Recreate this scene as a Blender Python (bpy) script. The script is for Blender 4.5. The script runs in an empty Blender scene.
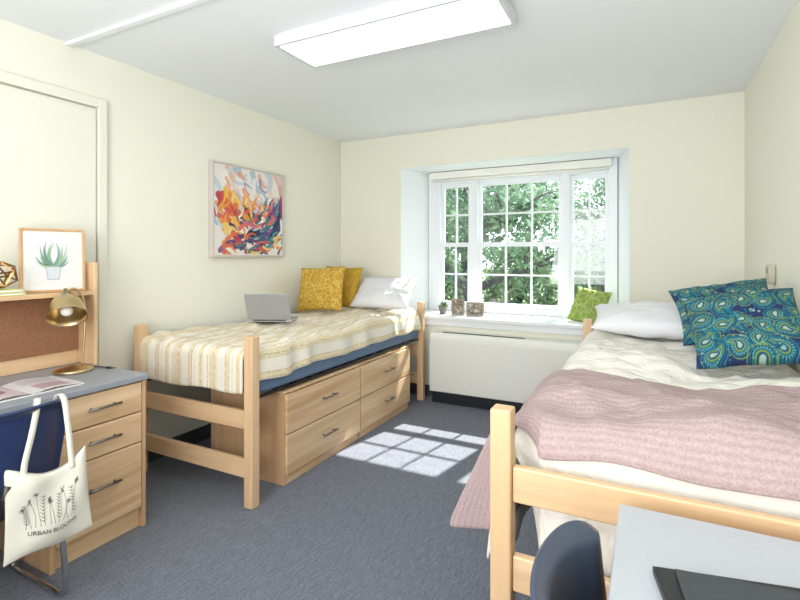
import bpy, bmesh, math, random
import numpy as np
from mathutils import Vector, Matrix, noise
random.seed(4); np.random.seed(4)
SC=bpy.context.scene
COL=SC.collection
V=Vector
ORG={}
def lin(c):
    o=[]
    for x in c[:3]:
        x=x/255.0
        o.append(x/12.92 if x<=0.04045 else ((x+0.055)/1.055)**2.4)
    return tuple(o)+(1.0,)
# ---------------------------------------------------------------- materials
def newmat(name):
    m=bpy.data.materials.new(name); m.use_nodes=True
    nt=m.node_tree; b=nt.nodes['Principled BSDF']
    return m,nt,b
def mat(name,c,rough=.5,metal=0.,var=None,bump=None,emit=None,c2=None):
    m,nt,b=newmat(name); N=nt.nodes; L=nt.links
    b.inputs['Base Color'].default_value=lin(c); b.inputs['Roughness'].default_value=rough
    b.inputs['Metallic'].default_value=metal
    tc=N.new('ShaderNodeTexCoord')
    if var:
        n=N.new('ShaderNodeTexNoise'); n.inputs['Scale'].default_value=var[0]; n.inputs['Detail'].default_value=5
        r=N.new('ShaderNodeValToRGB')
        k=var[1]
        a=lin(c); d=lin(c2) if c2 else tuple(x*(1-k) for x in a[:3])+(1,)
        r.color_ramp.elements[0].position=.35; r.color_ramp.elements[1].position=.65
        r.color_ramp.elements[0].color=d; r.color_ramp.elements[1].color=a
        L.new(tc.outputs['Object'],n.inputs['Vector']); L.new(n.outputs['Fac'],r.inputs['Fac']); L.new(r.outputs['Color'],b.inputs['Base Color'])
    if bump:
        n=N.new('ShaderNodeTexNoise'); n.inputs['Scale'].default_value=bump[0]; n.inputs['Detail'].default_value=4
        bp=N.new('ShaderNodeBump'); bp.inputs['Strength'].default_value=bump[1]; bp.inputs['Distance'].default_value=bump[2] if len(bump)>2 else .01
        L.new(tc.outputs['Object'],n.inputs['Vector']); L.new(n.outputs['Fac'],bp.inputs['Height']); L.new(bp.outputs['Normal'],b.inputs['Normal'])
    if emit:
        b.inputs['Emission Color'].default_value=lin(emit[0]); b.inputs['Emission Strength'].default_value=emit[1]
    return m
def woodmat(name,axis,c1=(228,196,156),c2=(210,172,130)):
    m,nt,b=newmat(name); N=nt.nodes; L=nt.links
    tc=N.new('ShaderNodeTexCoord'); mp=N.new('ShaderNodeMapping')
    s=[18,18,18]; s[axis]=1.2; mp.inputs['Scale'].default_value=s
    info=N.new('ShaderNodeObjectInfo'); vm=N.new('ShaderNodeVectorMath'); vm.operation='ADD'
    mul=N.new('ShaderNodeMath'); mul.operation='MULTIPLY'; mul.inputs[1].default_value=7
    L.new(info.outputs['Random'],mul.inputs[0]); L.new(tc.outputs['Object'],vm.inputs[0]); L.new(mul.outputs[0],vm.inputs[1])
    L.new(vm.outputs[0],mp.inputs['Vector'])
    n=N.new('ShaderNodeTexNoise'); n.inputs['Scale'].default_value=1.0; n.inputs['Detail'].default_value=6; n.inputs['Distortion'].default_value=.7
    L.new(mp.outputs[0],n.inputs['Vector'])
    r=N.new('ShaderNodeValToRGB'); e=r.color_ramp.elements
    e[0].position=.28; e[0].color=lin(c2); e[1].position=.68; e[1].color=lin(c1)
    L.new(n.outputs['Fac'],r.inputs['Fac']); L.new(r.outputs['Color'],b.inputs['Base Color'])
    b.inputs['Roughness'].default_value=.42
    return m
WX=woodmat('maple_x',0); WY=woodmat('maple_y',1); WZ=woodmat('maple_z',2)
WPX=woodmat('pine_x',0,(232,202,164),(208,170,130)); WPY=woodmat('pine_y',1,(232,202,164),(200,160,118)); WPZ=woodmat('pine_z',2,(212,174,136),(194,155,116))
M_wall=mat('wall_paint',(238,236,221),.7,bump=(180,.05,.002))
M_white=mat('white_paint',(240,244,246),.55,bump=(120,.04,.002))
M_ceil=mat('ceiling_paint',(242,245,248),.8,bump=(150,.06,.002))
M_door=mat('door_paint',(233,231,217),.5)
M_vinyl=mat('window_vinyl',(236,240,244),.35)
M_shade=mat('shade_fabric',(242,241,234),.7)
M_base=mat('baseboard_vinyl',(74,78,84),.5)
M_heat=mat('heater_enamel',(236,236,229),.35)
M_dark=mat('dark_grille',(38,42,50),.5)
M_steel=mat('dark_steel',(70,66,64),.35,.8)
M_nickel=mat('brushed_nickel',(132,128,122),.3,.9)
M_chrome=mat('chrome',(200,202,205),.2,1.)
M_brass=mat('brass',(204,182,140),.3,1.)
M_brassin=mat('lamp_inner',(250,246,235),.5)
M_navy=mat('navy_plastic',(36,50,90),.35)
M_slate=mat('slate_plastic',(62,74,94),.3)
M_matt=mat('mattress_vinyl',(98,122,152),.5)
M_lam=mat('grey_laminate',(184,188,194),.4,var=(300,.08))
M_lam2=mat('grey_laminate_dark',(152,157,165),.4,var=(300,.08))
M_alu=mat('aluminium',(176,178,184),.4,.5)
M_key=mat('keyboard',(40,42,46),.5)
M_black=mat('black_cover',(34,36,40),.45)
M_paper=mat('paper',(240,238,232),.8)
M_canvas=mat('tote_canvas',(226,222,208),.85,bump=(400,.2,.001))
M_ink=mat('ink',(50,50,48),.8)
def attrmat(name,rough=.7,bump=None):
    m,nt,b=newmat(name); a=nt.nodes.new('ShaderNodeAttribute'); a.attribute_name='Col'
    nt.links.new(a.outputs['Color'],b.inputs['Base Color']); b.inputs['Roughness'].default_value=rough
    if bump:
        n=nt.nodes.new('ShaderNodeTexNoise'); n.inputs['Scale'].default_value=bump[0]
        tc=nt.nodes.new('ShaderNodeTexCoord'); nt.links.new(tc.outputs['Object'],n.inputs['Vector'])
        bp=nt.nodes.new('ShaderNodeBump'); bp.inputs['Strength'].default_value=bump[1]; bp.inputs['Distance'].default_value=.002
        nt.links.new(n.outputs['Fac'],bp.inputs['Height']); nt.links.new(bp.outputs['Normal'],b.inputs['Normal'])
    return m
M_paint=attrmat('painted_canvas',.6,(90,.3)); M_print=attrmat('printed_sheet',.6); M_fab=attrmat('printed_fabric',.85,(250,.3)); M_toteprint=attrmat('tote_print',.85,(400,.15))
def carpet():
    m,nt,b=newmat('carpet'); N=nt.nodes; L=nt.links
    tc=N.new('ShaderNodeTexCoord')
    n1=N.new('ShaderNodeTexNoise'); n1.inputs['Scale'].default_value=260; n1.inputs['Detail'].default_value=2
    mp=N.new('ShaderNodeMapping'); mp.inputs['Scale'].default_value=(150,14,1)
    n2=N.new('ShaderNodeTexNoise'); n2.inputs['Scale'].default_value=1; n2.inputs['Detail'].default_value=3
    mp3=N.new('ShaderNodeMapping'); mp3.inputs['Scale'].default_value=(70,150,1)
    n3=N.new('ShaderNodeTexNoise'); n3.inputs['Scale'].default_value=1; n3.inputs['Detail'].default_value=2
    L.new(tc.outputs['Object'],n1.inputs['Vector']); L.new(tc.outputs['Object'],mp.inputs[0]); L.new(mp.outputs[0],n2.inputs['Vector'])
    L.new(tc.outputs['Object'],mp3.inputs[0]); L.new(mp3.outputs[0],n3.inputs['Vector'])
    a=N.new('ShaderNodeMath'); a.operation='ADD'; L.new(n1.outputs['Fac'],a.inputs[0]); L.new(n2.outputs['Fac'],a.inputs[1])
    a2=N.new('ShaderNodeMath'); a2.operation='ADD'; L.new(a.outputs[0],a2.inputs[0]); L.new(n3.outputs['Fac'],a2.inputs[1])
    d=N.new('ShaderNodeMath'); d.operation='DIVIDE'; d.inputs[1].default_value=3; L.new(a2.outputs[0],d.inputs[0])
    r=N.new('ShaderNodeValToRGB'); e=r.color_ramp.elements
    e[0].position=.36; e[0].color=lin((86,91,102)); e[1].position=.64; e[1].color=lin((132,137,148))
    L.new(d.outputs[0],r.inputs['Fac']); L.new(r.outputs['Color'],b.inputs['Base Color'])
    bp=N.new('ShaderNodeBump'); bp.inputs['Strength'].default_value=.3; bp.inputs['Distance'].default_value=.004
    L.new(d.outputs[0],bp.inputs['Height']); L.new(bp.outputs['Normal'],b.inputs['Normal'])
    b.inputs['Roughness'].default_value=.95
    return m
M_carpet=carpet()
def cork():
    m,nt,b=newmat('cork'); N=nt.nodes; L=nt.links
    tc=N.new('ShaderNodeTexCoord'); v=N.new('ShaderNodeTexVoronoi'); v.inputs['Scale'].default_value=190
    r=N.new('ShaderNodeValToRGB'); e=r.color_ramp.elements; e[0].color=lin((134,92,66)); e[1].color=lin((160,114,84))
    L.new(tc.outputs['Object'],v.inputs['Vector']); L.new(v.outputs['Color'],r.inputs['Fac']); L.new(r.outputs['Color'],b.inputs['Base Color'])
    b.inputs['Roughness'].default_value=.9
    return m
M_cork=cork()
def stripes():
    m,nt,b=newmat('striped_cotton'); N=nt.nodes; L=nt.links
    uv=N.new('ShaderNodeUVMap'); uv.uv_map='UVMap'
    sep=N.new('ShaderNodeSeparateXYZ'); L.new(uv.outputs[0],sep.inputs[0])
    def ramp(scale,stops):
        mu=N.new('ShaderNodeMath'); mu.operation='MULTIPLY'; mu.inputs[1].default_value=scale
        fr=N.new('ShaderNodeMath'); fr.operation='FRACT'
        L.new(sep.outputs[0],mu.inputs[0]); L.new(mu.outputs[0],fr.inputs[0])
        r=N.new('ShaderNodeValToRGB'); r.color_ramp.interpolation='CONSTANT'
        e=r.color_ramp.elements; e[0].position=0; e[0].color=lin(stops[0][1]); e[1].position=stops[1][0]; e[1].color=lin(stops[1][1])
        for p,c in stops[2:]:
            q=e.new(p); q.color=lin(c)
        L.new(fr.outputs[0],r.inputs['Fac']); return r
    W=(234,228,214); G=(200,172,112); S=(206,196,170); P=(218,202,160)
    r=ramp(3.5,[(0,W),(.05,G),(.07,P),(.15,G),(.17,W),(.24,S),(.26,W),(.34,P),(.39,G),(.41,P),(.46,W),(.57,G),(.59,W),(.62,P),(.73,G),(.75,P),(.82,W)])
    n=N.new('ShaderNodeTexNoise'); n.inputs['Scale'].default_value=120
    mp=N.new('ShaderNodeMapping'); mp.inputs['Scale'].default_value=(1,.35,1); L.new(uv.outputs[0],mp.inputs[0]); L.new(mp.outputs[0],n.inputs['Vector'])
    cr=N.new('ShaderNodeValToRGB'); cr.color_ramp.elements[0].position=.40; cr.color_ramp.elements[1].position=.58
    L.new(n.outputs['Fac'],cr.inputs['Fac'])
    mx=N.new('ShaderNodeMix'); mx.data_type='RGBA'; mx.inputs[6].default_value=lin(W)
    ml=N.new('ShaderNodeMath'); ml.operation='MULTIPLY_ADD'; ml.inputs[1].default_value=.6; ml.inputs[2].default_value=.38
    L.new(cr.outputs['Color'],ml.inputs[0]); L.new(ml.outputs[0],mx.inputs[0]); L.new(r.outputs['Color'],mx.inputs[7])
    L.new(mx.outputs[2],b.inputs['Base Color']); b.inputs['Roughness'].default_value=.9
    bp=N.new('ShaderNodeBump'); bp.inputs['Strength'].default_value=.4; bp.inputs['Distance'].default_value=.005
    L.new(n.outputs['Fac'],bp.inputs['Height']); L.new(bp.outputs['Normal'],b.inputs['Normal'])
    return m
M_stripe=stripes()
def quilt(name,c,scale=9,strength=.5,dist=1.2):
    m,nt,b=newmat(name); N=nt.nodes; L=nt.links
    b.inputs['Base Color'].default_value=lin(c); b.inputs['Roughness'].default_value=.9
    tc=N.new('ShaderNodeTexCoord'); v=N.new('ShaderNodeTexNoise'); v.inputs['Scale'].default_value=scale; v.inputs['Detail'].default_value=3; v.inputs['Distortion'].default_value=dist
    L.new(tc.outputs['Object'],v.inputs['Vector'])
    bp=N.new('ShaderNodeBump'); bp.inputs['Strength'].default_value=strength; bp.inputs['Distance'].default_value=.03
    L.new(v.outputs['Fac'],bp.inputs['Height']); L.new(bp.outputs['Normal'],b.inputs['Normal'])
    return m
M_quilt=quilt('cream_quilt',(236,232,223),8,.8); M_pill=quilt('white_pillowcase',(228,229,233),4,.2,.6)
def knit():
    m,nt,b=newmat('mauve_knit'); N=nt.nodes; L=nt.links
    uv=N.new('ShaderNodeUVMap'); uv.uv_map='UVMap'
    w=N.new('ShaderNodeTexWave'); w.inputs['Scale'].default_value=13; w.inputs['Distortion'].default_value=1.0; w.bands_direction='Y'; w.inputs['Detail'].default_value=3; w.inputs['Detail Scale'].default_value=8
    L.new(uv.outputs[0],w.inputs['Vector'])
    v=N.new('ShaderNodeTexVoronoi'); v.inputs['Scale'].default_value=170; L.new(uv.outputs[0],v.inputs['Vector'])
    ad=N.new('ShaderNodeMath'); ad.operation='MULTIPLY_ADD'; ad.inputs[1].default_value=.9; L.new(v.outputs['Distance'],ad.inputs[0])
    hw=N.new('ShaderNodeMath'); hw.operation='MULTIPLY'; hw.inputs[1].default_value=.4; L.new(w.outputs['Fac'],hw.inputs[0]); L.new(hw.outputs[0],ad.inputs[2])
    r=N.new('ShaderNodeValToRGB'); e=r.color_ramp.elements; e[0].color=lin((156,135,136)); e[1].color=lin((184,162,162))
    L.new(ad.outputs[0],r.inputs['Fac']); L.new(r.outputs['Color'],b.inputs['Base Color']); b.inputs['Roughness'].default_value=.95
    bp=N.new('ShaderNodeBump'); bp.inputs['Strength'].default_value=.5; bp.inputs['Distance'].default_value=.004
    L.new(ad.outputs[0],bp.inputs['Height']); L.new(bp.outputs['Normal'],b.inputs['Normal'])
    return m
M_knit=knit()
def cellmat(name,c1,c2,scale):
    m,nt,b=newmat(name); N=nt.nodes; L=nt.links
    tc=N.new('ShaderNodeTexCoord'); v=N.new('ShaderNodeTexVoronoi'); v.feature='DISTANCE_TO_EDGE'; v.inputs['Scale'].default_value=scale
    n=N.new('ShaderNodeTexNoise'); n.inputs['Scale'].default_value=20
    mx=N.new('ShaderNodeMix'); mx.data_type='VECTOR'; mx.inputs[0].default_value=.06
    L.new(tc.outputs['Object'],n.inputs['Vector']); L.new(tc.outputs['Object'],mx.inputs[4]); L.new(n.outputs['Color'],mx.inputs[5]); L.new(mx.outputs[1],v.inputs['Vector'])
    r=N.new('ShaderNodeValToRGB'); e=r.color_ramp.elements; e[0].position=.03; e[0].color=lin(c1); e[1].position=.09; e[1].color=lin(c2)
    L.new(v.outputs['Distance'],r.inputs['Fac']); L.new(r.outputs['Color'],b.inputs['Base Color']); b.inputs['Roughness'].default_value=.85
    return m
M_yel=cellmat('mustard_print',(222,190,102),(196,154,50),26)
M_yel2=mat('mustard_plain',(198,158,48),.85,var=(25,.2),bump=(60,.3))
M_grn=cellmat('leaf_print',(170,186,112),(138,160,74),16)
def glassmat():
    m=bpy.data.materials.new('window_glass'); m.use_nodes=True; nt=m.node_tree; nt.nodes.clear()
    o=nt.nodes.new('ShaderNodeOutputMaterial'); t=nt.nodes.new('ShaderNodeBsdfTransparent'); g=nt.nodes.new('ShaderNodeBsdfGlossy'); g.inputs['Roughness'].default_value=.02
    mx=nt.nodes.new('ShaderNodeMixShader'); mx.inputs[0].default_value=.04
    nt.links.new(t.outputs[0],mx.inputs[1]); nt.links.new(g.outputs[0],mx.inputs[2]); nt.links.new(mx.outputs[0],o.inputs[0]); return m
M_glass=glassmat()
def leafmat(name,c1,c2):
    m=bpy.data.materials.new(name); m.use_nodes=True; nt=m.node_tree; nt.nodes.clear()
    o=nt.nodes.new('ShaderNodeOutputMaterial'); d=nt.nodes.new('ShaderNodeBsdfDiffuse'); t=nt.nodes.new('ShaderNodeBsdfTranslucent')
    mx=nt.nodes.new('ShaderNodeMixShader'); mx.inputs[0].default_value=.5
    tc=nt.nodes.new('ShaderNodeTexCoord'); n=nt.nodes.new('ShaderNodeTexNoise'); n.inputs['Scale'].default_value=1.6
    r=nt.nodes.new('ShaderNodeValToRGB'); r.color_ramp.elements[0].position=.35; r.color_ramp.elements[1].position=.65
    r.color_ramp.elements[0].color=lin(c1); r.color_ramp.elements[1].color=lin(c2)
    L=nt.links
    L.new(tc.outputs['Object'],n.inputs['Vector']); L.new(n.outputs['Fac'],r.inputs['Fac']); L.new(r.outputs['Color'],d.inputs['Color']); L.new(r.outputs['Color'],t.inputs['Color'])
    L.new(d.outputs[0],mx.inputs[1]); L.new(t.outputs[0],mx.inputs[2]); L.new(mx.outputs[0],o.inputs[0]); return m
M_leaf=leafmat('tree_leaves',(86,116,98),(126,154,122))
M_shrub=leafmat('shrub_leaves',(104,134,104),(150,172,134))
M_bark=mat('bark',(74,78,80),.9,var=(12,.4),bump=(20,.6,.03))
M_grass=mat('grass',(112,138,100),.95,var=(3,.3))
M_plant=mat('houseplant_leaf',(96,128,70),.6)
M_pot=mat('grey_pot',(120,118,112),.7)
M_lens=mat('light_diffuser',(255,255,255),.4,emit=((255,254,251),4.5))

# ---------------------------------------------------------------- helpers
def tag(o,label,cat,group=None,kind=None):
    if label: o['label']=label
    if cat: o['category']=cat
    if group: o['group']=group
    if kind: o['kind']=kind
    return o
def struct(o,label=None):
    o['kind']='structure'
    if label: o['label']=label
    return o
def thing(name,origin,label,cat,group=None):
    e=bpy.data.objects.new(name,None); e.empty_display_size=.1; e.location=origin; COL.objects.link(e)
    ORG[e]=V(origin); tag(e,label,cat,group); return e
def fin(me,name,mats,parent=None,smooth=False,bevel=0,origin=None,label=None,segs=2):
    if isinstance(me,bmesh.types.BMesh):
        bm=me; bmesh.ops.recalc_face_normals(bm,faces=bm.faces[:]); me=bpy.data.meshes.new(name); bm.to_mesh(me); bm.free()
    if not isinstance(mats,(list,tuple)): mats=[mats]
    for m in mats: me.materials.append(m)
    co=np.empty(len(me.vertices)*3); me.vertices.foreach_get('co',co); co=co.reshape(-1,3)
    if origin is None:
        c=(co.min(0)+co.max(0))/2
        if parent is None: c[2]=co[:,2].min()
    else: c=np.array(origin)
    me.transform(Matrix.Translation(-V(c)))
    o=bpy.data.objects.new(name,me); COL.objects.link(o)
    ORG[o]=V(c)
    if parent is not None:
        o.parent=parent; o.location=V(c)-ORG[parent]
    else: o.location=c
    if smooth:
        me.polygons.foreach_set('use_smooth',[True]*len(me.polygons))
    if bevel:
        md=o.modifiers.new('bevel','BEVEL'); md.width=bevel; md.segments=segs; md.limit_method='ANGLE'
    if label: o['label']=label
    return o
def bbox(bm,x0,x1,y0,y1,z0,z1):
    vs=[bm.verts.new((x,y,z)) for x in (x0,x1) for y in (y0,y1) for z in (z0,z1)]
    for f in ((0,1,3,2),(4,6,7,5),(0,4,5,1),(2,3,7,6),(0,2,6,4),(1,5,7,3)): bm.faces.new([vs[i] for i in f])
def box(name,x0,x1,y0,y1,z0,z1,m,parent=None,bevel=.003,label=None):
    bm=bmesh.new(); bbox(bm,min(x0,x1),max(x0,x1),min(y0,y1),max(y0,y1),z0,z1); return fin(bm,name,m,parent,bevel=bevel,label=label)
def prism(bm,poly,z0,z1):
    a=[bm.verts.new((x,y,z0)) for x,y in poly]; b=[bm.verts.new((x,y,z1)) for x,y in poly]; n=len(poly)
    bm.faces.new(a[::-1]); bm.faces.new(b)
    for i in range(n): bm.faces.new((a[i],a[(i+1)%n],b[(i+1)%n],b[i]))
def tube(bm,pts,r,seg=10,cap=True):
    pts=[V(p) for p in pts]; n=len(pts)
    rs=r if isinstance(r,(list,tuple)) else [r]*n
    rings=[]; up=V((0,0,1)); prev=None
    for i,p in enumerate(pts):
        t=(pts[min(i+1,n-1)]-pts[max(i-1,0)]).normalized()
        if prev is None:
            a=t.cross(up)
            if a.length<.1: a=t.cross(V((1,0,0)))
            a.normalize()
        else:
            a=prev-t*prev.dot(t)
            if a.length<1e-4: a=t.cross(up)
            a.normalize()
        prev=a; b=t.cross(a)
        rings.append([bm.verts.new(p+(a*math.cos(2*math.pi*k/seg)+b*math.sin(2*math.pi*k/seg))*rs[i]) for k in range(seg)])
    for i in range(n-1):
        for k in range(seg):
            bm.faces.new((rings[i][k],rings[i][(k+1)%seg],rings[i+1][(k+1)%seg],rings[i+1][k]))
    if cap:
        bm.faces.new(rings[0][::-1]); bm.faces.new(rings[-1])
def lathe(bm,prof,center=(0,0,0),seg=32,M=None):
    rings=[]
    for r,z in prof:
        ring=[]
        for k in range(seg):
            a=2*math.pi*k/seg; p=V((r*math.cos(a),r*math.sin(a),z))
            if M: p=M@p
            ring.append(bm.verts.new(p+V(center)))
        rings.append(ring)
    for i in range(len(rings)-1):
        for k in range(seg): bm.faces.new((rings[i][k],rings[i][(k+1)%seg],rings[i+1][(k+1)%seg],rings[i+1][k]))
    return rings
def smoothpath(pts,n=6):
    pts=[V(p) for p in pts]; out=[]
    for i in range(len(pts)-1):
        p0=pts[max(i-1,0)];p1=pts[i];p2=pts[i+1];p3=pts[min(i+2,len(pts)-1)]
        for k in range(n):
            t=k/n
            out.append(.5*((2*p1)+(p2-p0)*t+(2*p0-5*p1+4*p2-p3)*t*t+(3*p1-p0-3*p2+p3)*t**3))
    out.append(pts[-1]); return out
def handle(parent,c,axis,ln,outdir):
    c=V(c); a=V(axis); o=V(outdir); bm=bmesh.new()
    tube(bm,[c-a*ln/2+o*.026,c+a*ln/2+o*.026],.006,8)
    for s in (-1,1): tube(bm,[c+a*s*ln*.36,c+a*s*ln*.36+o*.026],.0045,8)
    return fin(bm,'handle',M_nickel,parent,smooth=True,label='brushed nickel bar handle')
class Canvas:
    def __init__(s,nx,ny,w,h,base):
        s.nx,s.ny,s.w,s.h=nx,ny,w,h
        s.X,s.Y=np.meshgrid(np.linspace(0,w,nx),np.linspace(0,h,ny)); s.a=np.zeros((ny,nx,3)); s.a[:]=lin(base)[:3]; s.px=w/nx
    def put(s,d,c,al=1.):
        m=np.clip(.5-d/s.px,0,1)[...,None]*al; s.a=s.a*(1-m)+np.array(lin(c)[:3])*m
    def dist(s,pts,r0,r1):
        n=len(pts); d=np.full(s.X.shape,9.)
        for i,(x,y) in enumerate(pts):
            r=r0+(r1-r0)*i/max(n-1,1); d=np.minimum(d,np.hypot(s.X-x,s.Y-y)-r)
        return d
    def stroke(s,p0,p1,r0,r1,c,al=1.,bend=0.,n=None):
        L=math.hypot(p1[0]-p0[0],p1[1]-p0[1]); n=n or max(3,int(L/max(min(r0,r1),s.px*.6)/.9)+2); n=min(n,90)
        pts=[]
        for i in range(n):
            t=i/(n-1); b=bend*math.sin(math.pi*t)
            pts.append((p0[0]+(p1[0]-p0[0])*t-(p1[1]-p0[1])*b,p0[1]+(p1[1]-p0[1])*t+(p1[0]-p0[0])*b))
        s.put(s.dist(pts,r0,r1),c,al)
def setcol(me,cols):
    at=me.color_attributes.new('Col','FLOAT_COLOR','POINT')
    a=np.ones((len(me.vertices),4)); a[:,:3]=cols; at.data.foreach_set('color',a.ravel())
def panel(cv,name,mapf,m,parent,label=None,smooth=False):
    nx,ny=cv.nx,cv.ny; vs=[]
    for j in range(ny):
        for i in range(nx): vs.append(tuple(mapf(i/(nx-1),j/(ny-1))))
    fs=[(j*nx+i,j*nx+i+1,(j+1)*nx+i+1,(j+1)*nx+i) for j in range(ny-1) for i in range(nx-1)]
    me=bpy.data.meshes.new(name); me.from_pydata(vs,[],fs); setcol(me,cv.a.reshape(-1,3))
    return fin(me,name,m,parent,label=label,smooth=smooth)
def cushion(name,w,h,t,m,loc,rot,label,cat,n=36,pinch=.06,wr=.010,seed=0,cv=None,group=None,pw=.45,fall=2.6):
    if cv: n=cv.nx-1
    vs=[];F={};B={};cols=[]
    for side in (0,1):
        for j in range(n+1):
            for i in range(n+1):
                bd=i in(0,n) or j in(0,n)
                if side and bd: B[i,j]=F[i,j]; continue
                u=2*i/n-1; v=2*j/n-1
                p=(max(0,(1-abs(u)**fall))*max(0,(1-abs(v)**fall)))**pw
                x=w/2*u*(1-pinch*(1-v*v)); z=h/2*v*(1-pinch*(1-u*u))
                q=V((u*2.1+seed,v*2.1,seed*1.7+side*5))
                y=t/2*p*(1+.22*noise.noise(q))+wr*p*noise.noise(q*3)
                ang=math.atan2(v,u)
                y+=wr*.7*math.sin(ang*14+seed+3*noise.noise(q))*min(1,(u*u+v*v))*p
                (B if side else F)[i,j]=len(vs); vs.append((x,y if side else -y,z))
                cols.append(cv.a[j,i] if cv else (1,1,1))
    fs=[]
    for j in range(n):
        for i in range(n):
            fs.append((F[i,j],F[i+1,j],F[i+1,j+1],F[i,j+1])); fs.append((B[i,j],B[i,j+1],B[i+1,j+1],B[i+1,j]))
    me=bpy.data.meshes.new(name); me.from_pydata(vs,[],fs)
    if cv: setcol(me,np.array(cols))
    o=fin(me,name,m,None,smooth=True,origin=(0,0,0)); o.rotation_mode='YXZ'; o.rotation_euler=rot; o.location=loc
    tag(o,label,cat,group); return o
def drape(name,x0,x1,y0,y1,zt,dl,dr,df,dh,R,flx,fly,m,cell=.025,cut=False,fold=.02,puff=.02,thick=.02,seed=0,kf=22,sag=None,hemn=.02,wrk=0.,spread=None,ffold=.35,edge=0.):
    cx,cy=(x0+x1)/2,(y0+y1)/2; a,b=(x1-x0)/2,(y1-y0)/2
    def axis(lo,A,hi):
        k1=max(1,int(lo/cell)) if lo>0 else 0; k2=max(2,int(2*A/cell)); k3=max(1,int(hi/cell)) if hi>0 else 0
        return [-A-lo+lo*i/k1 for i in range(k1)]+[-A+2*A*i/k2 for i in range(k2)]+[A+(hi*i/k3 if k3 else 0) for i in range(k3+1)]
    S=axis(dl,a,dr); T=axis(df,b,dh); ns=len(S)-1; ntt=len(T)-1
    vs=[];uv=[];ck=[]
    def arc(e,fl):
        q=math.pi/2*R
        if e<q: f=e/R; return R*math.sin(f),R*(1-math.cos(f))
        k=e-q; return R+fl*k,R+k*math.sqrt(max(0,1-fl*fl))
    for t in T:
        for s in S:
            ex=max(0,abs(s)-a); ey=max(0,abs(t)-b); e=math.hypot(ex,ey)
            X=cx+max(-a,min(a,s)); Y=cy+max(-b,min(b,t)); Z=zt
            if edge and t>0: Y+=edge*noise.noise(V((s*2.2,seed,5)))*max(0,t/b)
            wx,wy=X,Y
            nz=noise.noise(V((wx*2.6,wy*2.6,seed)))*puff+noise.noise(V((wx*8,wy*8,seed+4)))*puff*.35
            if wrk:
                wv=noise.noise(V((wx*5,wy*3.2+wx*2,seed+9))); nz+=wrk*max(0,1-abs(wv)*7)
                wv=noise.noise(V((wx*3.5-wy*3,wy*4.5,seed+19))); nz+=wrk*.8*max(0,1-abs(wv)*7)
            if e>1e-6:
                if spread is not None and s<0 and t<0 and ex>0 and ey>0:
                    # cloth falling at the foot corner swings out beside the post
                    o1,d1=arc(ey,0.); A=V((X,Y-o1,Z-d1))
                    o2,d2=arc(ex,flx); fo=fold*.7*min(1,ex/.15)*math.sin(ey*15+seed)
                    B=V((X-o2-spread*ey*min(1.3,ex/.36),Y+fo,Z-d2-.12*ey))
                    w_=min(1,ex/.13); w_=w_*w_*(3-2*w_)
                    X,Y,Z=A.lerp(B,w_)
                else:
                    dx,dy=ex/e*(1 if s>0 else -1),ey/e*(1 if t>0 else -1)
                    fl=flx*abs(dx)+fly*abs(dy)
                    al=t if ex>ey else s
                    hm=1+hemn/.3*noise.noise(V((al*3,seed,2)))
                    if spread is not None and s<0 and ex>0: hm=1
                    o,dn=arc(e*hm,fl)
                    k=min(1,e/.15)
                    fo=fold*k*(math.sin(al*kf+3*noise.noise(V((al*3,seed,0))))+.6*noise.noise(V((al*7,e*2,seed))))
                    if abs(dy)>.7: fo=fo*ffold
                    elif spread is not None and s<0: fo*=min(1,max(0,(t+b)/.1))
                    X+=dx*(o+fo); Y+=dy*(o+fo); Z-=dn
                nz*=max(0,1-e/.1)
            if sag: nz+=sag(wx,wy)*max(0,1-e/.2)
            vs.append((X,Y,Z+nz)); uv.append((s,t)); ck.append(cut and ex>1e-5 and ey>1e-5)
    fs=[]
    W=ns+1
    for j in range(ntt):
        for i in range(ns):
            q=(j*W+i,j*W+i+1,(j+1)*W+i+1,(j+1)*W+i)
            if not any(ck[k] for k in q): fs.append(q)
    me=bpy.data.meshes.new(name); me.from_pydata(vs,[],fs)
    ul=me.uv_layers.new(name='UVMap')
    ul.data.foreach_set('uv',[c for l in me.loops for c in uv[l.vertex_index]])
    bm=bmesh.new(); bm.from_mesh(me); bmesh.ops.delete(bm,geom=[v for v in bm.verts if not v.link_faces],context='VERTS'); bm.to_mesh(me); bm.free()
    o=fin(me,name,m,None,smooth=True)
    md=o.modifiers.new('solid','SOLIDIFY'); md.thickness=thick; md.offset=-1
    md=o.modifiers.new('sub','SUBSURF'); md.levels=1; md.render_levels=1
    return o

# ---------------------------------------------------------------- room shell
XL,XR,YB,YF,ZC=-2.91,.613,4.30,-1.9,2.54
struct(box('floor',XL-.1,XR+.1,YF-.1,YB+.55,-.1,0,M_carpet,bevel=0),'blue-grey loop pile carpet floor')
struct(box('ceiling',XL-.1,XR+.1,YF-.1,YB+.55,ZC,ZC+.1,M_ceil,bevel=0),'plain white ceiling')
struct(box('wall_left',XL-.1,XL,YF-.1,YB+.55,0,ZC,M_wall,bevel=0),'pale cream painted wall')
struct(box('wall_right',XR,XR+.1,YF-.1,YB+.55,0,ZC,M_wall,bevel=0),'pale cream painted wall')
struct(box('wall_front',XL,XR,YF-.1,YF,0,ZC,M_wall,bevel=0),'pale cream painted wall')
bm=bmesh.new()
YW=4.85; ox0,ox1,ix0,ix1=-2.2,-.145,-2.08,-.256; yi=4.75
prism(bm,[(XL,YB),(ox0,YB),(ix0,yi),(ix0,YW),(XL,YW)],0,ZC)
prism(bm,[(ox1,YB),(XR,YB),(XR,YW),(ix1,YW),(ix1,yi)],0,ZC)
mid=[(ox0,YB),(ox1,YB),(ix1,yi),(ix1,YW),(ix0,YW),(ix0,yi)]
prism(bm,mid,2.21,ZC); prism(bm,mid,0,.74)
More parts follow.
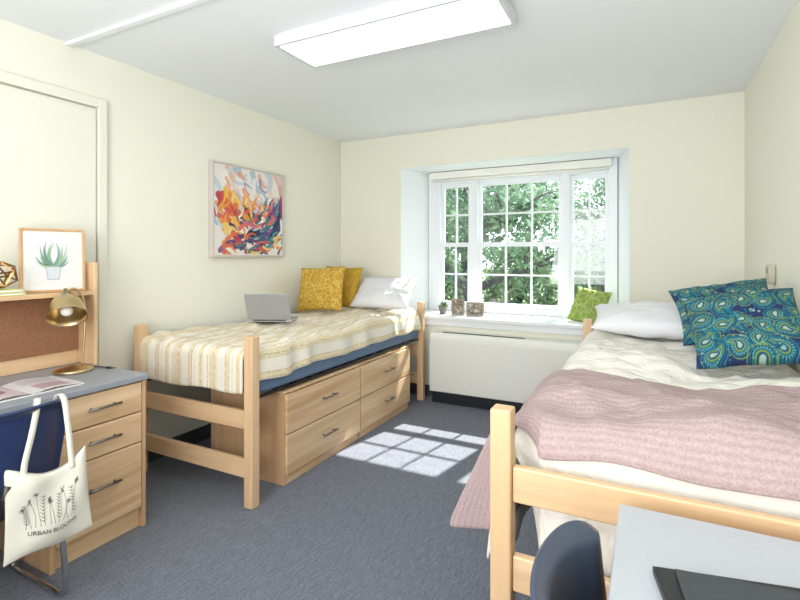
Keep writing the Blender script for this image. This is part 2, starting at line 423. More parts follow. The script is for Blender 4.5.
bmesh.ops.recalc_face_normals(bm,faces=bm.faces[:]); bm.normal_update()
for f in bm.faces:
    f.material_index=0 if f.normal.y<-.99 else 1
struct(fin(bm,'wall_back',[M_wall,M_white]),'pale cream wall with a deep white window recess')
bm=bmesh.new(); prism(bm,[(-2.23,4.25),(-.115,4.25),(-.115,4.298),(-.147,4.298),(ix1-.002,4.745),(ix0+.002,4.745),(-2.198,4.298),(-2.23,4.298)],.741,.772)
prism(bm,[(-2.2,4.28),(-.145,4.28),(-.145,4.2985),(-2.2,4.2985)],.68,.7405)
struct(fin(bm,'trim_1',M_white,bevel=.004),'white window sill board')
struct(box('baseboard_left',XL,XL+.012,YF,YB,0,.1,M_base,bevel=.002),'dark vinyl cove baseboard')
struct(box('baseboard_back',XL+.012,-1.83,YB-.012,YB,0,.1,M_base,bevel=.002),'dark vinyl cove baseboard')
struct(box('baseboard_right',XR-.012,XR,YF,YB,0,.1,M_base,bevel=.002),'dark vinyl cove baseboard')
struct(box('trim_2',XL+.001,-.2,1.565,1.60,ZC-.018,ZC,M_white,bevel=.003),'white surface cable raceway')
d=thing('door_1',(XL,1.3,0),'cream painted flush door in a slim metal frame',None); d['kind']='structure'
bm=bmesh.new(); bbox(bm,XL,XL+.035,1.735,1.785,0,2.27); bbox(bm,XL,XL+.035,.80,.85,0,2.27); bbox(bm,XL,XL+.035,.85,1.735,2.215,2.27); fin(bm,'door_frame',M_door,d,bevel=.004)
box('door_leaf',XL,XL+.018,.856,1.729,0.01,2.208,M_door,d,bevel=.004)
# window
w=thing('window_1',(-1.14,4.79,.772),'white vinyl three-part double-hung window with muntins',None); w['kind']='structure'
op=[(-1.95,-1.625,1),(-1.545,-.735,2),(-.66,-.33,1)]; wz0,wz1=.83,2.09
bm=bmesh.new(); y0,y1=4.715,4.81
xs=[ix0]+[v for o in op for v in o[:2]]+[ix1]
for i in range(0,8,2): bbox(bm,xs[i],xs[i+1],y0,y1,.772,2.21)
for a,b,_ in op: bbox(bm,a,b,y0,y1,.772,wz0); bbox(bm,a,b,y0,y1,wz1,2.21)
fin(bm,'window_frame',M_vinyl,w,bevel=.004)
for a,b,nv in op:
    for lo,hi,yy in ((wz0,1.475,4.735),(1.435,wz1,4.765)):
        bm=bmesh.new(); s=.032; t=.028
        bbox(bm,a,a+s,yy,yy+t,lo,hi); bbox(bm,b-s,b,yy,yy+t,lo,hi); bbox(bm,a+s,b-s,yy,yy+t,lo,lo+.042); bbox(bm,a+s,b-s,yy,yy+t,hi-.042,hi)
        for k in range(nv):
            x=a+s+(b-a-2*s)*(k+1)/(nv+1); bbox(bm,x-.009,x+.009,yy+.006,yy+.022,lo+.042,hi-.042)
        zm=(lo+hi)/2; bbox(bm,a+s,b-s,yy+.0065,yy+.0215,zm-.009,zm+.009)
        sa=fin(bm,'window_sash',M_vinyl,w)
        box('window_pane',a+s,b-s,yy+.012,yy+.015,lo+.042,hi-.042,M_glass,sa,bevel=0)
t=thing('roller_shade',(-1.14,4.69,2.12),'rolled-up white roller shade in its headrail above the window','window shade')
box('headrail',ix0+.04,ix1-.04,4.655,4.712,2.135,2.205,M_shade,t,bevel=.008)
bm=bmesh.new(); tube(bm,[(ix0+.06,4.685,2.122),(ix1-.06,4.685,2.122)],.012,10); fin(bm,'hem_bar',M_shade,t,smooth=True)
# heater
t=thing('wall_heater',(-1.15,4.2,0),'white enamelled wall heater cabinet below the window','heater')
prf=[(4.295,.105),(4.105,.105),(4.10,.112),(4.10,.575),(4.103,.60),(4.113,.62),(4.13,.632),(4.15,.636),(4.295,.636)]
bm=bmesh.new(); a=[bm.verts.new((-1.80,y,z)) for y,z in prf]; b=[bm.verts.new((-.50,y,z)) for y,z in prf]
bm.faces.new(a); bm.faces.new(b[::-1])
for i in range(len(prf)): bm.faces.new((a[i],a[(i+1)%len(prf)],b[(i+1)%len(prf)],b[i]))
fin(bm,'cabinet_body',M_heat,t,bevel=.003)
bm=bmesh.new(); bbox(bm,-1.78,-.52,4.13,4.28,0,.104)
for k in range(6): bbox(bm,-1.785,-.515,4.118,4.13,.006+k*.0165,.014+k*.0165)
fin(bm,'base_grille',M_dark,t)
bm=bmesh.new(); bbox(bm,-1.70,-.95,4.165,4.20,.634,.638)
for k in range(36): x=-1.695+k*.0205; bbox(bm,x,x+.006,4.166,4.199,.638,.641)
fin(bm,'air_outlet',M_dark,t)
# ceiling lights
M_house=mat('housing_enamel',(214,217,220),.5)
def clight(x0,x1,y0,y1):
    t=thing('ceiling_light',((x0+x1)/2,(y0+y1)/2,ZC),'rectangular white fluorescent ceiling light with glowing diffuser','ceiling light','fluorescent ceiling lights')
    bm=bmesh.new(); e=.020; zb=2.472
    bbox(bm,x0,x1,y0,y0+e,zb,2.53); bbox(bm,x0,x1,y1-e,y1,zb,2.53); bbox(bm,x0,x0+e,y0+e,y1-e,zb,2.53); bbox(bm,x1-e,x1,y0+e,y1-e,zb,2.53)
    fin(bm,'light_housing',M_house,t,bevel=.003)
    box('shadow_gap_plate',x0+.02,x1-.02,y0+.03,y1-.03,2.525,2.54,M_dark,t,bevel=0)  # plate coloured dark to draw the shadow gap between housing and ceiling
    bm=bmesh.new(); xm0,xm1=x0+.021,x1-.021
    pr=[]; n=12
    for i in range(n+1):
        u=i/n; yy=y0+.021+(y1-y0-.042)*u; pr.append((yy,zb+.008))
    a=[bm.verts.new((xm0,y,z)) for y,z in pr]; b=[bm.verts.new((xm1,y,z)) for y,z in pr]
    for i in range(n): bm.faces.new((a[i],a[i+1],b[i+1],b[i]))
    fin(bm,'light_diffuser',M_lens,t,smooth=True)
clight(-1.80,-.58,2.02,2.37); clight(-1.80,-.58,-.9,-.54)  # second fixture is unseen, added behind the camera as interior fill
# thermostat
t=thing('thermostat',(XR-.02,3.34,1.195),'small beige thermostat box on the wall','thermostat')
box('thermostat_cover',XR-.035,XR-.002,3.30,3.38,1.19,1.295,mat('beige_plastic',(196,190,172),.5),t,bevel=.006)
box('thermostat_window',XR-.038,XR-.035,3.32,3.36,1.25,1.28,mat('amber_window',(140,132,116),.4),t,bevel=0)

# ---------------------------------------------------------------- beds
def bed(x0,x1,y0,y1,rails,zs,my0,label):
    c=((x0+x1)/2,(y0+y1)/2,0); t=thing('bed_frame',c,label,'bed','twin dormitory beds')
    for x in (x0,x1):
        for y in (y0,y1): box('post',x-.03,x+.03,y-.03,y+.03,0,.915,WZ,t,bevel=.007)
    for y in (y0,y1):
        for z in rails: box('end_rail',x0+.031,x1-.031,y-.014,y+.014,z-.05,z+.05,WX,t,bevel=.005)
    for x in (x0+.018,x1-.018): box('side_rail',x-.010,x+.010,y0+.031,y1-.031,zs-.018,zs-.003,M_steel,t,bevel=.002,label='dark steel side rail')
    bm=bmesh.new()
    for k in range(13):
        y=y0+.24+(y1-y0-.36)*k/12; bbox(bm,x0+.03,x1-.03,y-.02,y+.02,zs-.012,zs-.006)
    bbox(bm,x0+.2,x0+.22,y0+.22,y1-.06,zs-.0125,zs-.0055); bbox(bm,x1-.22,x1-.2,y0+.22,y1-.06,zs-.0125,zs-.0055)
    fin(bm,'spring_deck',M_steel,t)
    bm=bmesh.new(); bbox(bm,x0+.005,x1-.005,my0,y1-.036,zs,.79)
    m=fin(bm,'mattress',M_matt,None,bevel=.03,segs=4); tag(m,'blue vinyl twin mattress on a wooden bed frame','mattress','twin mattresses')
bed(-2.82,-1.90,1.96,4.13,(.20,.46),.58,2.010,'light maple twin bed frame over storage drawers')
bed(-.375,.55,1.375,3.53,(.455,.705),.615,1.55,'light maple twin bed frame against the side wall')
def sagL(x,y): return -.012*math.exp(-((x+2.4)**2+(y-2.8)**2)/.12)
o=drape('comforter',-2.795,-1.942,1.985,4.06,.838,.04,.205,.275,.0,.055,.10,.0,M_stripe,cell=.02,cut=True,fold=.013,puff=.042,thick=.022,seed=3,kf=19,sag=sagL,hemn=.06,wrk=.014)
tag(o,'cream and gold striped comforter spread over the mattress','comforter')
o=drape('comforter',-.285,.52,1.540,3.47,.862,.50,.05,.48,.0,.100,.05,.0,M_quilt,fold=.012,puff=.05,thick=.022,seed=8,kf=14,hemn=.03,wrk=.015,spread=.12,ffold=.6)
tag(o,'puffy cream comforter hanging over the bed side','comforter')
o=drape('throw_blanket',-.285,.52,1.535,2.06,.892,.50,.05,.185,.0,.122,.10,.0,M_knit,cell=.02,fold=.010,puff=.05,thick=.010,seed=8,kf=13,hemn=.05,wrk=.015,spread=.66,ffold=.6,edge=.10)
tag(o,'mauve knitted throw blanket laid across the bed foot','blanket')

# storage chests
def chest(y0,y1,lab):
    t=thing('storage_chest',(-2.19,(y0+y1)/2,0),lab,'drawer unit','underbed storage chests')
    x0,x1=-2.50,-1.90
    bm=bmesh.new(); bbox(bm,x0,x1,y0,y0+.018,0,.535); bbox(bm,x0,x1,y1-.018,y1,0,.535); bbox(bm,x0,x0+.012,y0+.018,y1-.018,.05,.535)
    bbox(bm,x0+.012,x1,y0+.018,y1-.018,.055,.07); bbox(bm,x1-.02,x1,y0+.018,y1-.018,.295,.31)
    fin(bm,'cabinet_body',WPZ,t,bevel=.002)
    box('cabinet_top',x0,x1+.004,y0,y1,.5355,.552,WPY,t,bevel=.003)
    box('plinth',x1-.018,x1-.002,y0+.018,y1-.018,0,.054,WY,t,bevel=.002)
    for z0,z1 in ((.062,.296),(.303,.532)):
        dr=box('drawer',x1+.001,x1+.02,y0+.004,y1-.004,z0,z1,WPY,t,bevel=.004)
        handle(dr,(x1+.02,(y0+y1)/2,(z0+z1)/2+.01),(0,1,0),.15,(1,0,0))
chest(2.22,3.035,'pine underbed storage chest with two drawers'); chest(3.045,3.86,'pine underbed storage chest with two drawers')

# ---------------------------------------------------------------- desks
def desk(sx,xw,xf,y0,y1,dy0,dy1,legy,lm,lab):
    t=thing('desk',((xw+xf)/2,(y0+y1)/2,0),lab,'desk','student desks')
    box('desktop',xw,xf,y0,y1,.73,.76,lm,t,bevel=.005)
    xi=xf-sx*.02
    bm=bmesh.new()
    def q(a,b,c,d_,e,f): bbox(bm,min(a,b),max(a,b),c,d_,e,f)
    q(xw,xi,dy0,dy0+.022,0,.7295); q(xw,xi,dy1-.022,dy1,0,.7295); q(xw,xw+sx*.012,dy0+.022,dy1-.022,.05,.7295); q(xw+sx*.012,xi-sx*.022,dy0+.022,dy1-.022,.09,.105)
    q(xw+sx*.012,xi-sx*.022,dy0+.022,dy1-.022,.71,.725)
    fin(bm,'pedestal',WPZ,t,bevel=.002)
    box('plinth',xi-sx*.045,xi-sx*.022,dy0+.022,dy1-.022,0,.09,WY,t,bevel=.002)
    for z0,z1,zh in ((.578,.722,.655),(.428,.572,.505),(.10,.422,.29)):
        dr=box('drawer',xi-sx*.019,xi+sx*.003,dy0+.025,dy1-.025,z0,z1,WPY,t,bevel=.004)
        handle(dr,(xi+sx*.003,(dy0+dy1)/2,zh),(0,1,0),.15,(sx,0,0))
    box('end_panel',xw,xi-sx*.02,legy-.012,legy+.012,0,.7295,WPZ,t,bevel=.003)
    if legy<dy0: a,b=legy+.0125,dy0-.0005
    else: a,b=dy1+.0005,legy-.0125
    box('modesty_panel',xw,xw+sx*.018,a,b,.35,.7295,WPY,t,bevel=.002)
    return t
desk(1,-2.86,-2.225,.50,1.59,1.150,1.588,.515,M_lam2,'maple desk with grey laminate top and three drawers')
desk(-1,.595,-.065,.20,1.27,.205,.635,1.255,M_lam,'maple desk with pale grey laminate top')
# hutch
t=thing('desk_hutch',(-2.72,1.05,.76),'maple desk hutch with shelf and cork board','shelf')
hx0,hx1=-2.80,-2.64
for y in (.505,1.567): box('side_panel',hx0,hx1,y,y+.022,.7605,1.31,WZ,t,bevel=.005)
box('shelf',hx0+.002,hx1-.002,.5275,1.5665,1.137,1.159,WY,t,bevel=.003)
box('back_board',hx0,hx0+.012,.5275,1.5665,.762,1.136,WY,t,bevel=.001)
box('cork_board',hx0+.0125,hx0+.020,.53,1.564,.835,1.125,M_cork,t,bevel=0,label='brown cork pin board')

# ---------------------------------------------------------------- chairs
def chair(cx,cy,rz,m,lab):
    t=thing('desk_chair',(0,0,0),lab,'chair','plastic sled-base chairs')
    def grid(name,f,nu,nv,th):
        vs=[tuple(f(i/nu,j/nv)) for j in range(nv+1) for i in range(nu+1)]
        fs=[(j*(nu+1)+i,j*(nu+1)+i+1,(j+1)*(nu+1)+i+1,(j+1)*(nu+1)+i) for j in range(nv) for i in range(nu)]
        me=bpy.data.meshes.new(name); me.from_pydata(vs,[],fs); o=fin(me,name,m,t,smooth=True)
        md=o.modifiers.new('s','SOLIDIFY'); md.thickness=th; md.offset=0; md=o.modifiers.new('b','BEVEL'); md.width=.003; md.segments=2
        md=o.modifiers.new('u','SUBSURF'); md.levels=1; md.render_levels=1
    def back(u,v):
        a=2*u-1; wv=.225*(1-.10*(1-v))
        x=a*wv; hh=.345
        top=hh-(.05*abs(a)**6); bot=.055*abs(a)**6
        z=.465+bot+(top-bot)*v
        edge=max(0,max(abs(a),2*v-1)-.82)/.18
        y=-.205-.03*v+.060*a*a+.02*a**4-.026*edge**1.5+.015*math.sin(math.pi*v)*(1-a*a)*-1
        return (x,y,z)
    grid('backrest',back,26,20,.012)
    def seat(u,v):
        a=2*u-1; b=2*v-1
        x=a*.215*(1-.06*abs(b)**4); y=.015+b*.20*(1-.05*abs(a)**4)
        z=.44+.012*a*a-.03*max(0,b)**3*.8-.012*(1-a*a)*(1-b*b)
        return (x,y,z)
    grid('seat',seat,14,14,.014)
    bm=bmesh.new(); tube(bm,[(0,-.16,.425),(0,-.20,.44),(0,-.238,.56)],.016,8); fin(bm,'back_support',M_steel,t,smooth=True)
    for s in (-1,1):
        bm=bmesh.new()
        p=smoothpath([(s*.19,-.02,.424),(s*.195,-.10,.424),(s*.205,-.15,.40),(s*.22,-.155,.2),(s*.225,-.16,.06),(s*.225,-.13,.012),(s*.225,-.06,.012),(s*.225,.1,.012),(s*.225,.2,.012),(s*.225,.235,.04),(s*.215,.2,.2),(s*.20,.15,.40),(s*.19,.1,.424),(s*.19,.0,.424)],5)
        tube(bm,p,.0105,10); fin(bm,'sled_leg',M_chrome,t,smooth=True,label='chrome tube sled leg')
    bm=bmesh.new(); tube(bm,[(-.205,.0,.418),(.205,.0,.418)],.009,8); fin(bm,'seat_brace',M_chrome,t,smooth=True)
    t.location=(cx,cy,0); t.rotation_euler=(0,0,rz); return t
chair(-2.20,.875,math.pi/2,M_navy,'navy plastic chair with a tote bag on its back')
chair(.08,.89,-math.pi/2,M_slate,'slate blue plastic chair tucked under the desk')

# ---------------------------------------------------------------- tote bag
TB=thing('tote_bag',(0,0,0),'cream canvas tote bag printed with black flowers','bag')
bw,bh=.275,.325
cv=Canvas(220,250,bw,bh,(226,222,208)); rr=random.Random(7)
INK=(70,68,64)
for k in range(12):
    x=.045+.0168*k+rr.uniform(-.003,.003); tp=.195+rr.uniform(-.04,.045); xx=x+rr.uniform(-.010,.010)
    cv.stroke((x*.85+.021,.095),(xx,tp),.0009,.0007,INK,1,rr.uniform(-.1,.1))
    if k%3==0:
        for q in range(8):
            a=q*2*math.pi/8; cv.stroke((xx,tp),(xx+.011*math.cos(a),tp+.011*math.sin(a)),.0013,.0009,INK)
    elif k%3==1:
        for q in range(8):
            zz=.11+(tp-.11)*q/8
            for s in (-1,1): cv.stroke((x+(xx-x)*q/8,zz),(x+(xx-x)*q/8+s*.010,zz+.010),.0013,.0007,INK)
    else:
        for q in range(10): cv.stroke((xx+rr.uniform(-.006,.006),tp+rr.uniform(-.012,.014)),(xx+rr.uniform(-.006,.006),tp+rr.uniform(-.012,.016)),.001,.001,INK)
def bagf(u,v,side=-1,off=0.):
    x=(u-.5)*bw*(1-.22*v+.13*v*v)+.012*(1-v)
    z=-bh*(1-v)-.055*math.sin(math.pi*u)*v**4+.020*(u-.5)*(1-v)
    p=(max(0,1-abs(2*u-1)**3))**.6*(max(0,1-abs(2*v-1)**4))**.5
    y=side*(.026*p+.002)+.010*math.sin(u*9+v*3)*p*(.2+v)+.007*math.sin(v*7-u*6)*p
    y+=side*off
    return V((x,y,z+.006*math.sin(u*7)))
panel(cv,'bag_front',lambda u,v:bagf(u,v,-1),M_toteprint,TB,smooth=True)
c2=Canvas(60,60,bw,bh,(226,222,208)); panel(c2,'bag_back',lambda u,v:bagf(u,v,1),M_toteprint,TB,smooth=True)
def strap(pts,name='bag_strap'):
    pts=smoothpath(pts,6); bm=bmesh.new(); pv=None
    for p in pts:
        a=bm.verts.new(p+V((-.010,0,0))); b=bm.verts.new(p+V((.010,0,0)))
        if pv: bm.faces.new((pv[0],pv[1],b,a))
        pv=(a,b)
    o=fin(bm,name,M_canvas,TB,smooth=True); md=o.modifiers.new('s','SOLIDIFY'); md.thickness=.003; md.offset=0
strap([(-.075,-.020,-.06),(-.068,-.010,.0),(-.045,-.004,.10),(-.025,.012,.188),(-.015,.045,.208),(-.01,.085,.17)])
strap([(.075,-.020,-.06),(.073,-.010,.0),(.066,-.004,.10),(.06,.012,.188),(.055,.045,.208),(.05,.085,.17)])
def textmesh(body,size):
    cu=bpy.data.curves.new('t','FONT'); cu.body=body; cu.size=size; cu.align_x='CENTER'; cu.align_y='CENTER'
    ob=bpy.data.objects.new('t',cu); COL.objects.link(ob); bpy.context.view_layer.update()
    me=bpy.data.meshes.new_from_object(ob.evaluated_get(bpy.context.evaluated_depsgraph_get())); bpy.data.objects.remove(ob); return me
me=textmesh('URBAN BLOOMS',.021)
for v in me.vertices:
    u=.51+v.co.x/bw; vv=.215+(v.co.y+1.6*v.co.x**2)/bh; v.co=bagf(u,vv,-1,.0022)
fin(me,'bag_lettering',M_ink,TB,label='small black printed lettering')
TB.location=(-1.945,.985,.618); TB.rotation_mode='XYZ'; TB.rotation_euler=(0,0,math.radians(80))

# ---------------------------------------------------------------- painting
P=thing('painting',(-2.88,2.95,1.69),'colourful abstract painting in a pale frame','painting')
py0,py1,pz0,pz1=2.556,3.343,1.335,2.05
cv=Canvas(210,190,.75,.68,(232,226,218)); rr=random.Random(21)
pal_l=[(228,144,48),(220,106,56),(236,180,66),(208,88,62),(234,200,110)]; pal_r=[(30,60,106),(30,116,126),(20,40,78),(60,150,162),(108,60,126)]; pal_t=[(228,204,196),(188,204,216),(234,230,224),(206,192,204),(222,172,156),(164,186,204),(236,232,228)]; pal_b=[(178,46,84),(216,104,104),(228,158,50),(40,60,108),(82,40,90),(20,36,64)]
for k in range(70):
    x,y=rr.uniform(0,.75),rr.uniform(.28,.7); a=rr.gauss(-.9,.4); L=rr.uniform(.08,.2)
    cv.stroke((x,y),(x+L*math.cos(a),y+L*math.sin(a)),rr.uniform(.02,.045),.012,rr.choice(pal_t),.85,rr.uniform(-.3,.3))
for k in range(14):
    x,y=rr.uniform(0,.5),rr.uniform(.4,.66); a=rr.gauss(-.8,.3); L=rr.uniform(.06,.14)
    cv.stroke((x,y),(x+L*math.cos(a),y+L*math.sin(a)),rr.uniform(.008,.018),.006,rr.choice([(236,140,90),(120,150,190),(240,180,120),(180,120,160)]),.8,rr.uniform(-.3,.3))
for k in range(150):
    th=rr.uniform(math.pi*.95,math.pi*2.04); R=rr.gauss(.225,.075)
    cx,cy=.40,.40; x=cx+1.25*R*math.cos(th); y=cy+R*1.15*math.sin(th); a=th+math.pi/2+rr.gauss(0,.3); L=rr.uniform(.06,.17)
    f=(x/.75)
    pal=pal_l if f<.40 else pal_r if f>.60 else pal_b
    if rr.random()<.2: pal=pal_b
    if rr.random()<.08: pal=pal_t
    cv.stroke((x-L/2*math.cos(a),y-L/2*math.sin(a)),(x+L/2*math.cos(a),y+L/2*math.sin(a)),rr.uniform(.012,.030),.006,rr.choice(pal),.93,rr.uniform(-.1,.3))
for k in range(30):
    x,y=rr.uniform(.05,.7),rr.uniform(.0,.14); a=rr.gauss(.1,.4); L=rr.uniform(.06,.16)
    cv.stroke((x,y),(x+L*math.cos(a),y+L*math.sin(a)),rr.uniform(.010,.022),.005,rr.choice(pal_b+pal_r+pal_l),.9,rr.uniform(-.2,.2))
for k in range(30):
    x,y=rr.uniform(.22,.62),rr.uniform(.20,.40); a=rr.gauss(1.0,.5); L=rr.uniform(.05,.13)
    cv.stroke((x,y),(x+L*math.cos(a),y+L*math.sin(a)),rr.uniform(.006,.018),.004,rr.choice(pal_l+pal_b[:2]+pal_r[:2]+[(250,246,240)]),.9,rr.uniform(-.2,.2))
panel(cv,'canvas',lambda u,v:V((-2.868,py0+.018+(py1-py0-.036)*u,pz0+.018+(pz1-pz0-.036)*v)),M_paint,P)
bm=bmesh.new(); f=.014; fx0,fx1=XL+.002,-2.86
bbox(bm,fx0,fx1,py0,py0+f,pz0,pz1); bbox(bm,fx0,fx1,py1-f,py1,pz0,pz1); bbox(bm,fx0,fx1,py0+f,py1-f,pz0,pz0+f); bbox(bm,fx0,fx1,py0+f,py1-f,pz1-f,pz1)
fin(bm,'picture_frame',mat('pale_frame',(206,196,192),.5),P,bevel=.002)
box('backing_board',fx0,-2.87,py0+f,py1-f,pz0+f,pz1-f,M_paper,P,bevel=0)

# ---------------------------------------------------------------- hutch items
def framed(cv,name,w,h,d,fw,mf,loc,rot,lab,cat,group=None):
    t=thing(name,(0,0,0),lab,cat,group)
    bm=bmesh.new(); bbox(bm,-w/2,-w/2+fw,-d/2,d/2,0,h); bbox(bm,w/2-fw,w/2,-d/2,d/2,0,h); bbox(bm,-w/2+fw,w/2-fw,-d/2,d/2,0,fw); bbox(bm,-w/2+fw,w/2-fw,-d/2,d/2,h-fw,h)
    fin(bm,'frame_border',mf,t,bevel=.002)
    box('frame_back',-w/2+fw,w/2-fw,0,d/2-.001,fw,h-fw,M_paper,t,bevel=0)
    panel(cv,'picture',lambda u,v:V((-w/2+fw+(w-2*fw)*u,-.002,fw+(h-2*fw)*v)),M_print,t)
    t.location=loc; t.rotation_mode='XYZ'; t.rotation_euler=rot; return t
cv=Canvas(120,130,.28,.30,(228,227,222)); rr=random.Random(3)
cv.put(-np.minimum(np.minimum(cv.X-.022,.258-cv.X),np.minimum(cv.Y-.022,.278-cv.Y)),(220,221,220))
for k in range(17):
    a=math.radians(18+k*9); L=rr.uniform(.085,.112)*(1 if 45<math.degrees(a)<135 else .85); c=rr.choice([(96,136,110),(130,164,130),(70,112,96),(160,186,150),(110,146,140)])
    cv.stroke((.14,.115),(.14+L*math.cos(a),.115+L*1.25*math.sin(a)),.0095,.0015,c,.95,.14*(1 if a>1.57 else -1))
pot=np.maximum(np.abs(cv.X-.14)-(.030+.14*(cv.Y-.07)),np.abs(cv.Y-.085)-.034)
cv.put(pot,(134,144,154)); cv.put(pot+.003,(200,206,212))
framed(cv,'framed_print',.280,.325,.02,.012,woodmat('frame_wood',2,(214,172,120),(190,146,98)),(-2.722,1.412,1.160),(math.radians(-4),0,math.radians(74)),'framed agave plant print leaning on the shelf','framed picture')
for k,(c,z) in enumerate((((196,206,84),1.1595),((214,216,134),1.1745))):
    t=thing('notebook',(-2.71,1.16,z),'lime green notebook lying on the hutch shelf','notebook','notebooks on the hutch shelf')
    m=mat('notebook_cover',c,.6)
    bm=bmesh.new(); bbox(bm,-2.775,-2.648,1.06,1.255-.01*k,z,z+.002); bbox(bm,-2.775,-2.648,1.06,1.255-.01*k,z+.012,z+.014); bbox(bm,-2.775,-2.773,1.06,1.255-.01*k,z+.002,z+.012); fin(bm,'cover',m,t)
    box('pages',-2.772,-2.652,1.064,1.251-.01*k,z+.0025,z+.0115,M_paper,t,bevel=0)
bm=bmesh.new(); bmesh.ops.create_icosphere(bm,subdivisions=1,radius=.066)
me=bpy.data.meshes.new('polyhedron_ornament')
bm.to_mesh(me); bm.free()
o=fin(me,'polyhedron_ornament',mat('aged_brass',(150,112,66),.35,.9),None,origin=(0,0,0)); md=o.modifiers.new('w','WIREFRAME'); md.thickness=.009; o.location=(-2.70,1.175,1.189+.067); o.rotation_euler=(.3,.2,.5)
tag(o,'geometric brass wire polyhedron ornament on stacked notebooks','ornament')

# desk lamp
t=thing('desk_lamp',(-2.60,1.44,.76),'antique brass desk lamp with a domed shade','lamp')
bm=bmesh.new(); r=lathe(bm,[(.001,.0),(.086,.0),(.089,.005),(.088,.012),(.07,.02),(.03,.027),(.012,.032),(.001,.033)],(-2.60,1.44,.7605)); fin(bm,'lamp_base',M_brass,t,smooth=True)
bm=bmesh.new(); tube(bm,smoothpath([(-2.585,1.475,.785),(-2.582,1.482,.90),(-2.580,1.485,1.02),(-2.582,1.48,1.11),(-2.588,1.462,1.165),(-2.595,1.435,1.18),(-2.60,1.415,1.172)],5),.006,10); fin(bm,'lamp_stem',M_brass,t,smooth=True)
top=V((-2.60,1.405,1.145)); Mx=Matrix.Rotation(math.radians(-20),4,'X')@Matrix.Rotation(math.radians(-36),4,'Y')
bm=bmesh.new(); lathe(bm,[(.002,.045),(.010,.043),(.013,.022),(.024,.016),(.027,-.006),(.042,-.016),(.062,-.036),(.074,-.066),(.081,-.098),(.083,-.122),(.088,-.127)],top,32,Mx)
o=fin(bm,'lamp_shade',M_brass,t,smooth=True); md=o.modifiers.new('s','SOLIDIFY'); md.thickness=.0016
bm=bmesh.new(); bmesh.ops.create_uvsphere(bm,u_segments=16,v_segments=10,radius=.028,matrix=Matrix.Translation(top+(Mx@V((0,0,-.09))))); fin(bm,'light_bulb',M_brassin,t,smooth=True)
bm=bmesh.new(); tube(bm,smoothpath([(-2.60,1.525,.768),(-2.56,1.55,.765),(-2.50,1.56,.764),(-2.47,1.575,.765)],6),.0025,8); tube(bm,[(-2.515,1.558,.7655),(-2.49,1.562,.7655)],.006,8); fin(bm,'lamp_cord',M_black,t,smooth=True)

# magazine open on desk
t=thing('magazine',(-2.44,1.12,.7605),'open glossy magazine with pink photo pages','magazine')
def page(s,cv):
    def f(u,v):
        x=s*(.004+.205*u); return V((-2.44+v*.27-.135,1.12+x,.7655+.012*math.sin(math.pi*min(1,u*1.1))*(1-u*.6)))
    panel(cv,'magazine_page',f,M_print,t,smooth=True)
cv=Canvas(40,50,.2,.27,(214,210,210)); cv.put(np.maximum(abs(cv.X-.1)-.06,abs(cv.Y-.19)-.05),(182,150,158))
for k in range(9): cv.put(np.maximum(abs(cv.X-.1)-.07,abs(cv.Y-.03-.011*k)-.002),(150,140,140))
page(1,cv)
cv=Canvas(40,50,.2,.27,(204,188,192)); cv.put(np.hypot(cv.X-.1,cv.Y-.15)-.05,(160,106,126)); cv.put(np.hypot(cv.X-.12,cv.Y-.1)-.03,(218,210,208)); page(-1,cv)
box('magazine_block',-2.575,-2.305,.915,1.325,.7605,.7645,M_paper,t,bevel=0)

# ---------------------------------------------------------------- laptop on bed
t=thing('laptop',(0,0,0),'open silver laptop on the striped comforter','laptop')
box('laptop_base',-.158,.158,0,.22,0,.014,M_alu,t,bevel=.005)
box('keyboard',-.14,.14,.02,.12,.0142,.0155,M_key,t,bevel=0)
box('trackpad',-.045,.045,.13,.20,.0142,.0150,M_steel,t,bevel=0)
bm=bmesh.new(); R=Matrix.Rotation(math.radians(24),4,'X')
def lb(bm,x0,x1,y0,y1,z0,z1):
    n0=len(bm.verts); bbox(bm,x0,x1,y0,y1,z0,z1); bm.verts.ensure_lookup_table()
    for v in bm.verts[n0:]: v.co=R@v.co+V((0,.0,.018))
lb(bm,-.158,.158,-.006,0,0,.212); fin(bm,'laptop_lid',M_alu,t,bevel=.003)
bm=bmesh.new(); lb(bm,-.148,.148,.0002,.0012,.012,.202); fin(bm,'screen',M_black,t)
bm=bmesh.new(); tube(bm,[(-.12,0,.014),(.12,0,.014)],.006,8); fin(bm,'hinge',M_steel,t,smooth=True)
t.location=(-2.445,2.70,.866); t.rotation_euler=(0,0,math.radians(26))

